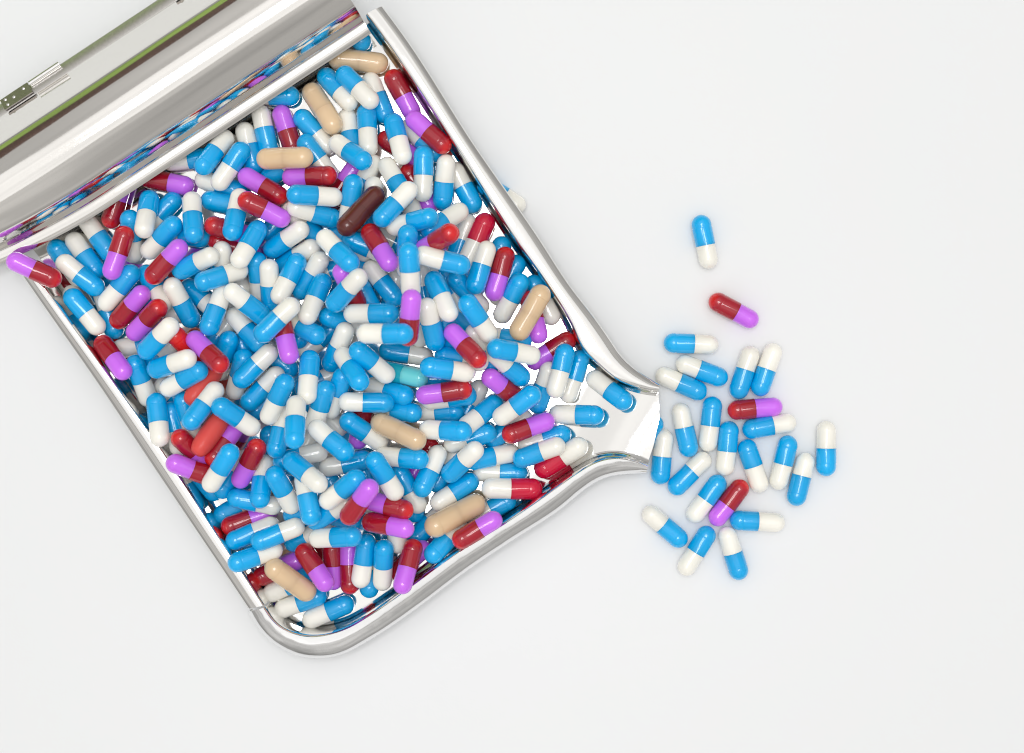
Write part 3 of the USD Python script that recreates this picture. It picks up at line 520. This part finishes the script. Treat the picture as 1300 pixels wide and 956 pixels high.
    ('B', -23.2, -31.1, 16.77, -1.8, 21.1, 'fully showing blue-and-white capsule a length right of the mid-heap tan capsule, blue end right', 'blue and white capsules'),
    ('B', -14.75, -34.28, 9.7, 16.6, 1.7, 'blue-and-white capsule a length up-left of the level crimson capsule, blue end right', 'blue and white capsules'),
    ('B', -1.38, -31.23, 4.58, -145.7, 0.0, 'blue-and-white capsule a length above the level crimson capsule, blue end down-left', 'blue and white capsules'),
    ('B', 1.65, -22.53, 16.28, 35.6, 8.0, 'blue-and-white capsule a length up-left of the crimson capsule nearest the spout, blue end up-right', 'blue and white capsules'),
    ('B', -10.95, -25.82, 11.13, 37.8, -21.1, 'blue-and-white capsule two lengths down-right of the teal capsule, blue end up-right', 'blue and white capsules'),
    ('R', -2.77, -16.5, 12.89, -38.3, -21.1, 'maroon-and-violet capsule two lengths right of the teal capsule, maroon end down-right', 'maroon and violet capsules'),
    ('B', -1.39, -8.54, 15.32, -42.2, -21.1, 'blue-and-white capsule a length below the tan capsule by right rim, blue end down-right', 'blue and white capsules'),
    ('B', -10.1, -2.63, 13.88, -60.8, -21.1, 'half-buried capsule showing only white a length down-left of the tan capsule by right rim', 'blue and white capsules'),
    ('B', 16.96, -10.45, 11.75, 75.6, -5.2, 'blue-and-white capsule just down-left of the bend of the right rim, blue end up', 'blue and white capsules'),
    ('B', 22.07, -12.65, 4.58, 72.0, 0.0, 'blue-and-white capsule just below the bend of the right rim, blue end up', 'blue and white capsules'),
    ('B', 11.1, -16.59, 5.81, -107.8, -11.3, 'blue-and-white capsule a length down-left of the bend of the right rim, blue end down', 'blue and white capsules'),
    ('B', 34.37, -17.33, 7.39, -37.7, 19.9, 'blue-and-white capsule a length down-right of the bend of the right rim, blue end down-right', 'blue and white capsules'),
    ('B', 22.97, -26.12, 5.88, -1.0, 11.8, 'blue-and-white capsule a length above the crimson capsule nearest the spout, blue end right', 'blue and white capsules'),
    ('B', 11.46, -35.02, 4.87, 16.3, 2.7, 'blue-and-white capsule just up-left of the crimson capsule nearest the spout, blue end right', 'blue and white capsules'),
    ('R', 5.78, -30.59, 9.64, -160.8, 9.3, 'maroon-and-violet capsule a length up-left of the crimson capsule nearest the spout, maroon end left', 'maroon and violet capsules'),
    ('B', 9.5, -39.19, 9.99, -159.8, -8.7, 'blue-and-white capsule just left of the crimson capsule nearest the spout, blue end left', 'blue and white capsules'),
    ('C', 17.4, -41.28, 6.67, -147.2, -8.4, 'steeply lying crimson and white capsule nearest the spout', 'crimson and white capsules'),
    ('C', -0.04, -52.1, 8.65, -1.2, -4.7, 'level crimson and white capsule against the front rim', 'crimson and white capsules'),
    ('B', -4.1, -46.83, 4.58, -2.0, 0.0, 'blue-and-white capsule just up-left of the level crimson capsule, blue end right', 'blue and white capsules'),
    ('B', -7.14, -40.93, 7.12, -169.8, 15.1, 'blue-and-white capsule just up-left of the level crimson capsule, blue end left', 'blue and white capsules'),
    ('B', -17.38, -42.32, 13.4, -135.8, -21.1, 'fully showing blue-and-white capsule a length above the biggest tan capsule, blue end down-left', 'blue and white capsules'),
    ('B', -20.33, -53.36, 7.99, 32.9, -10.8, 'blue-and-white capsule just above the biggest tan capsule, blue end up-right', 'blue and white capsules'),
    ('B', -23.39, -45.09, 4.58, -121.2, 0.0, 'half-covered blue-and-white capsule a length above the biggest tan capsule, blue end down-left', 'blue and white capsules'),
    ('U', -19.82, -61.09, 12.59, -153.8, 21.1, 'biggest tan capsule, just above the front rim', 'tan capsules'),
    ('B', -7.32, -59.76, 4.58, 28.4, 0.0, 'blue-and-white capsule just down-left of the level crimson capsule, blue end up-right', 'blue and white capsules'),
    ('R', -12.11, -65.7, 16.4, -149.0, -1.3, 'maroon-and-violet capsule just down-right of the biggest tan capsule, maroon end down-left', 'maroon and violet capsules'),
    ('B', -23.15, -70.29, 10.65, -135.4, 21.1, 'blue-and-white capsule just down-left of the biggest tan capsule, blue end down-left', 'blue and white capsules'),
    ('B', -29.38, -65.18, 4.58, -135.6, 0.0, 'blue-and-white capsule just left of the biggest tan capsule, blue end down-left', 'blue and white capsules'),
    ('B', -40.3, -59.39, 7.5, -14.9, -21.1, 'half-buried capsule showing only blue a length left of the biggest tan capsule', 'blue and white capsules'),
    ('B', -40.81, -65.49, 11.91, 95.6, 21.1, 'half-buried capsule showing only white a length down-left of the biggest tan capsule', 'blue and white capsules'),
    ('R', -36.14, -77.72, 6.63, -137.2, -18.9, 'maroon-and-violet capsule a length down-left of the biggest tan capsule, maroon end down-left', 'maroon and violet capsules'),
    ('R', -36.31, -78.51, 15.53, 74.9, -17.2, 'maroon-and-violet capsule a length down-left of the biggest tan capsule, maroon end up', 'maroon and violet capsules'),
    ('B', -45.23, -78.69, 11.36, 85.2, 21.1, 'blue-and-white capsule two lengths right of the tan capsule in front corner, blue end up', 'blue and white capsules'),
    ('B', -52.23, -77.28, 10.34, 81.0, 0.5, 'blue-and-white capsule a length right of the tan capsule in front corner, blue end up', 'blue and white capsules'),
    ('B', -60.93, -67.69, 21.32, 5.8, 20.4, 'blue-and-white capsule a length up-right of the tan capsule in front corner, blue end right', 'blue and white capsules'),
    ('R', -63.69, -78.79, 4.58, 91.9, 0.0, 'maroon-and-violet capsule a length right of the tan capsule in front corner, maroon end up', 'maroon and violet capsules'),
    ('R', -69.24, -79.38, 11.92, 126.4, -13.0, 'maroon-and-violet capsule just up-right of the tan capsule in front corner, maroon end up-left', 'maroon and violet capsules'),
    ('R', -57.62, -80.07, 5.81, -88.5, 2.1, 'maroon-and-violet capsule a length right of the tan capsule in front corner, maroon end down', 'maroon and violet capsules'),
    ('B', -50.3, -81.49, 4.58, -94.0, 0.0, 'half-buried capsule showing only blue two lengths right of the tan capsule in front corner', 'blue and white capsules'),
    ('T', -77.64, -83.71, 12.54, 139.7, 21.1, 'tan capsule in the front left corner', 'tan capsules'),
    ('B', -79.47, -86.8, 4.58, 25.1, 0.0, 'blue-and-white capsule just down-left of the tan capsule in front corner, blue end up-right', 'blue and white capsules'),
    ('B', -75.17, -92.93, 4.58, 20.0, 0.0, 'blue-and-white capsule just below the tan capsule in front corner, blue end right', 'blue and white capsules'),
    ('B', -65.32, -96.33, 4.58, 23.4, 0.0, 'blue-and-white capsule a length down-right of the tan capsule in front corner, blue end up-right', 'blue and white capsules'),
    ('R', -82.83, -80.96, 4.58, -155.9, 0.0, 'maroon-and-violet capsule just up-left of the tan capsule in front corner, maroon end down-left', 'maroon and violet capsules'),
    ('B', -89.43, -75.01, 15.71, -162.9, 21.1, "blue-and-white capsule a length above the tray's front corner, blue end left", 'blue and white capsules'),
    ('B', -91.21, -67.54, 10.73, -157.7, 8.9, 'blue-and-white capsule two lengths below the larger coral caplet, blue end left', 'blue and white capsules'),
    ('B', -81.42, -67.12, 16.8, -159.1, 9.2, 'blue-and-white capsule a length above the tan capsule in front corner, blue end left', 'blue and white capsules'),
    ('B', -72.12, -69.01, 7.54, -156.2, -21.1, 'blue-and-white capsule a length above the tan capsule in front corner, blue end down-left', 'blue and white capsules'),
    ('R', -93.51, -63.26, 6.98, -161.3, 13.0, 'maroon-and-violet capsule a length up-left of the tan capsule in front corner, maroon end left', 'maroon and violet capsules'),
    ('B', -90.52, -56.52, 10.53, 167.4, 4.8, 'blue-and-white capsule two lengths up-left of the tan capsule in front corner, blue end left', 'blue and white capsules'),
    ('B', -97.07, -58.48, 4.58, -150.7, 0.0, "half-buried capsule showing only blue two lengths up-left of the tray's front corner", 'blue and white capsules'),
    ('B', -98.95, -47.13, 6.79, -122.1, 20.5, 'blue-and-white capsule a length below the larger coral caplet, blue end down-left', 'blue and white capsules'),
    ('B', -70.37, -54.03, 22.16, -76.9, 13.0, 'blue-and-white capsule a length above the tan capsule in front corner, blue end down', 'blue and white capsules'),
    ('B', -62.58, -59.1, 19.56, -148.9, -14.6, 'blue-and-white capsule a length up-right of the tan capsule in front corner, blue end down-left', 'blue and white capsules'),
    ('B', -70.9, -59.67, 12.24, -167.3, -9.5, 'half-buried capsule showing only blue a length above the tan capsule in front corner', 'blue and white capsules'),
    ('B', -61.25, -18.26, 13.75, 68.5, 18.1, 'blue-and-white capsule a length up-left of the mid-heap tan capsule, blue end up', 'blue and white capsules'),
    ('B', -66.59, -26.22, 4.58, 137.9, 0.0, 'half-buried capsule showing only white a length left of the mid-heap tan capsule', 'blue and white capsules'),
    ('R', -32.47, -43.22, 4.58, 59.0, 0.0, 'maroon-and-violet capsule just down-right of the mid-heap tan capsule, maroon end up-right', 'maroon and violet capsules'),
    ('R', -98.44, 38.79, 10.97, 165.8, 21.1, 'maroon-and-violet capsule two lengths down-left of the level tan capsule, maroon end left', 'maroon and violet capsules'),
    ('R', -98.06, 32.91, 7.45, 159.7, 11.7, 'half-buried capsule showing only maroon two lengths down-left of the level tan capsule', 'maroon and violet capsules'),
    ('B', -73.51, 41.24, 8.21, -46.6, -21.1, 'blue-and-white capsule a length left of the dark brown capsule, blue end down-right', 'blue and white capsules'),
    ('B', -100.62, 48.33, 6.93, 166.4, -1.0, 'half-buried capsule showing only blue three lengths above the bright red capsule', 'blue and white capsules'),
    ('B', -82.07, 43.34, 4.58, -134.0, 0.0, 'half-buried capsule showing only blue a length below the level tan capsule', 'blue and white capsules'),
    ('B', -57.12, 35.17, 6.19, 143.0, -14.7, 'blue-and-white capsule three lengths up-left of the teal capsule, blue end up-left', 'blue and white capsules'),
    ('B', -40.49, 34.55, 4.58, -24.0, 0.0, 'half-buried capsule showing only white two lengths left of the crimson capsule by right rim', 'blue and white capsules'),
    ('B', -64.25, 24.93, 4.58, 19.5, 0.0, 'blue-and-white capsule a length down-left of the dark brown capsule, blue end right', 'blue and white capsules'),
    ('B', -31.76, 18.63, 4.58, -81.9, 0.0, 'blue-and-white capsule a length down-left of the crimson capsule by right rim, blue end down', 'blue and white capsules'),
    ('B', -42.59, 16.08, 4.58, -103.7, 0.0, 'half-buried capsule showing only white two lengths above the teal capsule', 'blue and white capsules'),
    ('B', -16.98, 4.84, 6.98, 140.5, 21.1, 'half-buried capsule showing only blue a length left of the tan capsule by right rim', 'blue and white capsules'),
    ('B', -124.75, 13.0, 4.58, 149.5, 0.0, 'half-buried capsule showing only white just above the bright red capsule', 'blue and white capsules'),
    ('B', -93.43, -5.88, 4.58, 117.3, 0.0, 'half-buried capsule showing only blue a length up-right of the buried coral caplet', 'blue and white capsules'),
    ('B', -67.89, -14.0, 5.74, -153.9, 10.6, 'blue-and-white capsule two lengths left of the teal capsule, blue end down-left', 'blue and white capsules'),
    ('B', -84.07, -5.65, 4.83, -41.4, -2.3, 'half-buried capsule showing only blue two lengths right of the buried coral caplet', 'blue and white capsules'),
    ('B', -119.4, -20.54, 4.58, -46.2, 0.0, 'half-buried capsule showing only white a length left of the buried coral caplet', 'blue and white capsules'),
    ('B', -31.6, -13.35, 4.58, -1.4, 0.0, 'half-buried capsule showing only blue just right of the teal capsule', 'blue and white capsules'),
    ('B', -86.27, -20.15, 4.58, -134.0, 0.0, 'half-buried capsule showing only blue a length up-right of the larger coral caplet', 'blue and white capsules'),
    ('B', -74.79, -38.93, 5.81, -126.6, 11.3, 'half-buried capsule showing only white two lengths left of the mid-heap tan capsule', 'blue and white capsules'),
    ('B', -50.75, -52.77, 4.58, 104.8, 0.0, 'half-buried capsule showing only blue a length down-left of the mid-heap tan capsule', 'blue and white capsules'),
    ('B', -61.93, -54.17, 4.58, 124.2, 0.0, 'half-buried capsule showing only blue two lengths down-left of the teal capsule', 'blue and white capsules'),
    ('B', -62.11, -61.87, 8.9, -16.9, 21.1, 'half-buried capsule showing only blue a length up-right of the tan capsule in front corner', 'blue and white capsules'),
    ('B', 68.69, 35.37, 3.58, 101.4, 0.0, 'topmost loose blue-and-white capsule, lying alone on the table', 'blue and white capsules'),
    ('R', 78.97, 10.86, 3.58, 151.9, 0.0, 'highest loose maroon-and-violet capsule, alone under the topmost loose capsule', 'maroon and violet capsules'),
    ('B', 63.77, -0.96, 3.58, 177.6, 0.0, 'level blue-and-white capsule at the top left of the spilled group, blue end left', 'blue and white capsules'),
    ('B', 67.63, -10.54, 3.58, -20.9, 0.0, "right one of two slanting blue-and-white capsules touching at the spill's upper left", 'blue and white capsules'),
    ('B', 60.3, -15.13, 3.58, -24.3, 0.0, "left one of two slanting touching blue-and-white capsules, nearest the spout's upper lip", 'blue and white capsules'),
    ('B', 82.82, -11.19, 3.58, -107.9, 0.0, 'left one of two upright parallel blue-and-white capsules at the top of the spill', 'blue and white capsules'),
    ('B', 90.68, -10.19, 3.58, -109.6, 0.0, 'right one of two upright parallel blue-and-white capsules at the top of the spill', 'blue and white capsules'),
    ('R', 86.56, -24.04, 3.58, -174.8, 0.0, 'level maroon-and-violet capsule in the middle of the spilled group', 'maroon and violet capsules'),
    ('B', 91.64, -30.26, 3.58, -170.1, 0.0, 'nearly level blue-and-white capsule just under the loose level maroon-and-violet one', 'blue and white capsules'),
    ('B', 61.55, -31.69, 3.58, -78.0, 0.0, 'upright loose blue-and-white capsule, white end up, one place right of the spout mouth', 'blue and white capsules'),
    ('B', 70.61, -29.53, 3.58, 83.1, 0.0, 'upright loose blue-and-white capsule, blue end up, two places right of the spout mouth', 'blue and white capsules'),
    ('B', 76.66, -38.24, 3.58, 84.3, 0.0, 'loose blue-and-white capsule, blue end up, down-left of the level loose maroon-and-violet one', 'blue and white capsules'),
    ('B', 53.49, -41.27, 3.58, -95.9, 0.0, "upright loose blue-and-white capsule nearest the spout's lower lip, white end up", 'blue and white capsules'),
    ('B', 63.28, -47.18, 3.58, -135.0, 0.0, "slanting loose blue-and-white capsule, blue end down-left, right of the spout's lower lip", 'blue and white capsules'),
    ('B', 85.92, -44.46, 3.58, 108.4, 0.0, 'loose blue-and-white capsule leaning down-right above the steep loose maroon-and-violet one', 'blue and white capsules'),
    ('B', 96.67, -43.3, 3.58, 76.0, 0.0, "left one of a close pair at the spill's right, blue end up", 'blue and white capsules'),
    ('B', 102.92, -49.23, 3.58, -104.3, 0.0, "right one of a close pair at the spill's right, blue end down", 'blue and white capsules'),
    ('B', 111.94, -38.33, 3.58, -90.5, 0.0, 'upright blue-and-white capsule farthest right of all, white end up', 'blue and white capsules'),
    ('B', 69.26, -56.18, 3.58, 53.8, 0.0, 'blue-and-white capsule lying along the left side of the steep loose maroon-and-violet one', 'blue and white capsules'),
    ('R', 77.21, -57.61, 3.58, 52.6, 0.0, 'steep loose maroon-and-violet capsule in the lower part of the spill', 'maroon and violet capsules'),
    ('B', 87.43, -64.27, 3.58, 176.6, 0.0, 'level blue-and-white capsule at the lower right of the spill, blue end left', 'blue and white capsules'),
    ('B', 54.42, -66.08, 3.58, -40.9, 0.0, 'blue-and-white capsule at the lower left of the spill, white end up-left', 'blue and white capsules'),
    ('B', 65.76, -74.73, 3.58, 58.3, 0.0, 'lowest but one loose blue-and-white capsule, blue end up-right, white end down-left', 'blue and white capsules'),
    ('B', 78.76, -75.6, 3.58, -72.4, 0.0, 'lowest loose blue-and-white capsule on the table, white end up', 'blue and white capsules'),
    ('B', -3.72, 52.06, 3.58, 147.7, 0.0, 'capsule on the table behind the right rim, mostly its white end showing', 'blue and white capsules'),
    ('B', 47.43, -35.08, 3.58, 60.3, 0.0, 'capsule on the table under the spout mouth, only a blue sliver showing', 'blue and white capsules'),
]
for kind, cx, cy, cz, az, pitch, label, group in CAPSULES:
    if kind == 'O':
        m = usdkit.mesh(stage, path('coral_caplet'), caplet_mesh(), '/World/Looks/coral_coating', smooth=True)
        tag(m.GetPrim(), label=label, category='tablet', group=group)
        place(m, (cx, cy, cz), az, pitch)
        continue
    name, cat, L, D, share, thin, mc, mb = KINDS[kind]
    x = thing(name, label=label, category=cat, group=group)
    v = rng.randrange(4) if kind in 'BR' else 0
    if (kind, v) not in PROTO:
        share += SHARES[v]; L -= 0.12 * v
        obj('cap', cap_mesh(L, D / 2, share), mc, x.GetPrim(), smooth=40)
        obj('body', body_mesh(L, D / 2, share, thin), mb, x.GetPrim(), smooth=40)
        PROTO[kind, v] = x.GetPath()
    else:
        x.GetPrim().GetReferences().AddInternalReference(PROTO[kind, v])
        x.GetPrim().SetInstanceable(True)
    place(x, (cx, cy, cz), az, pitch)
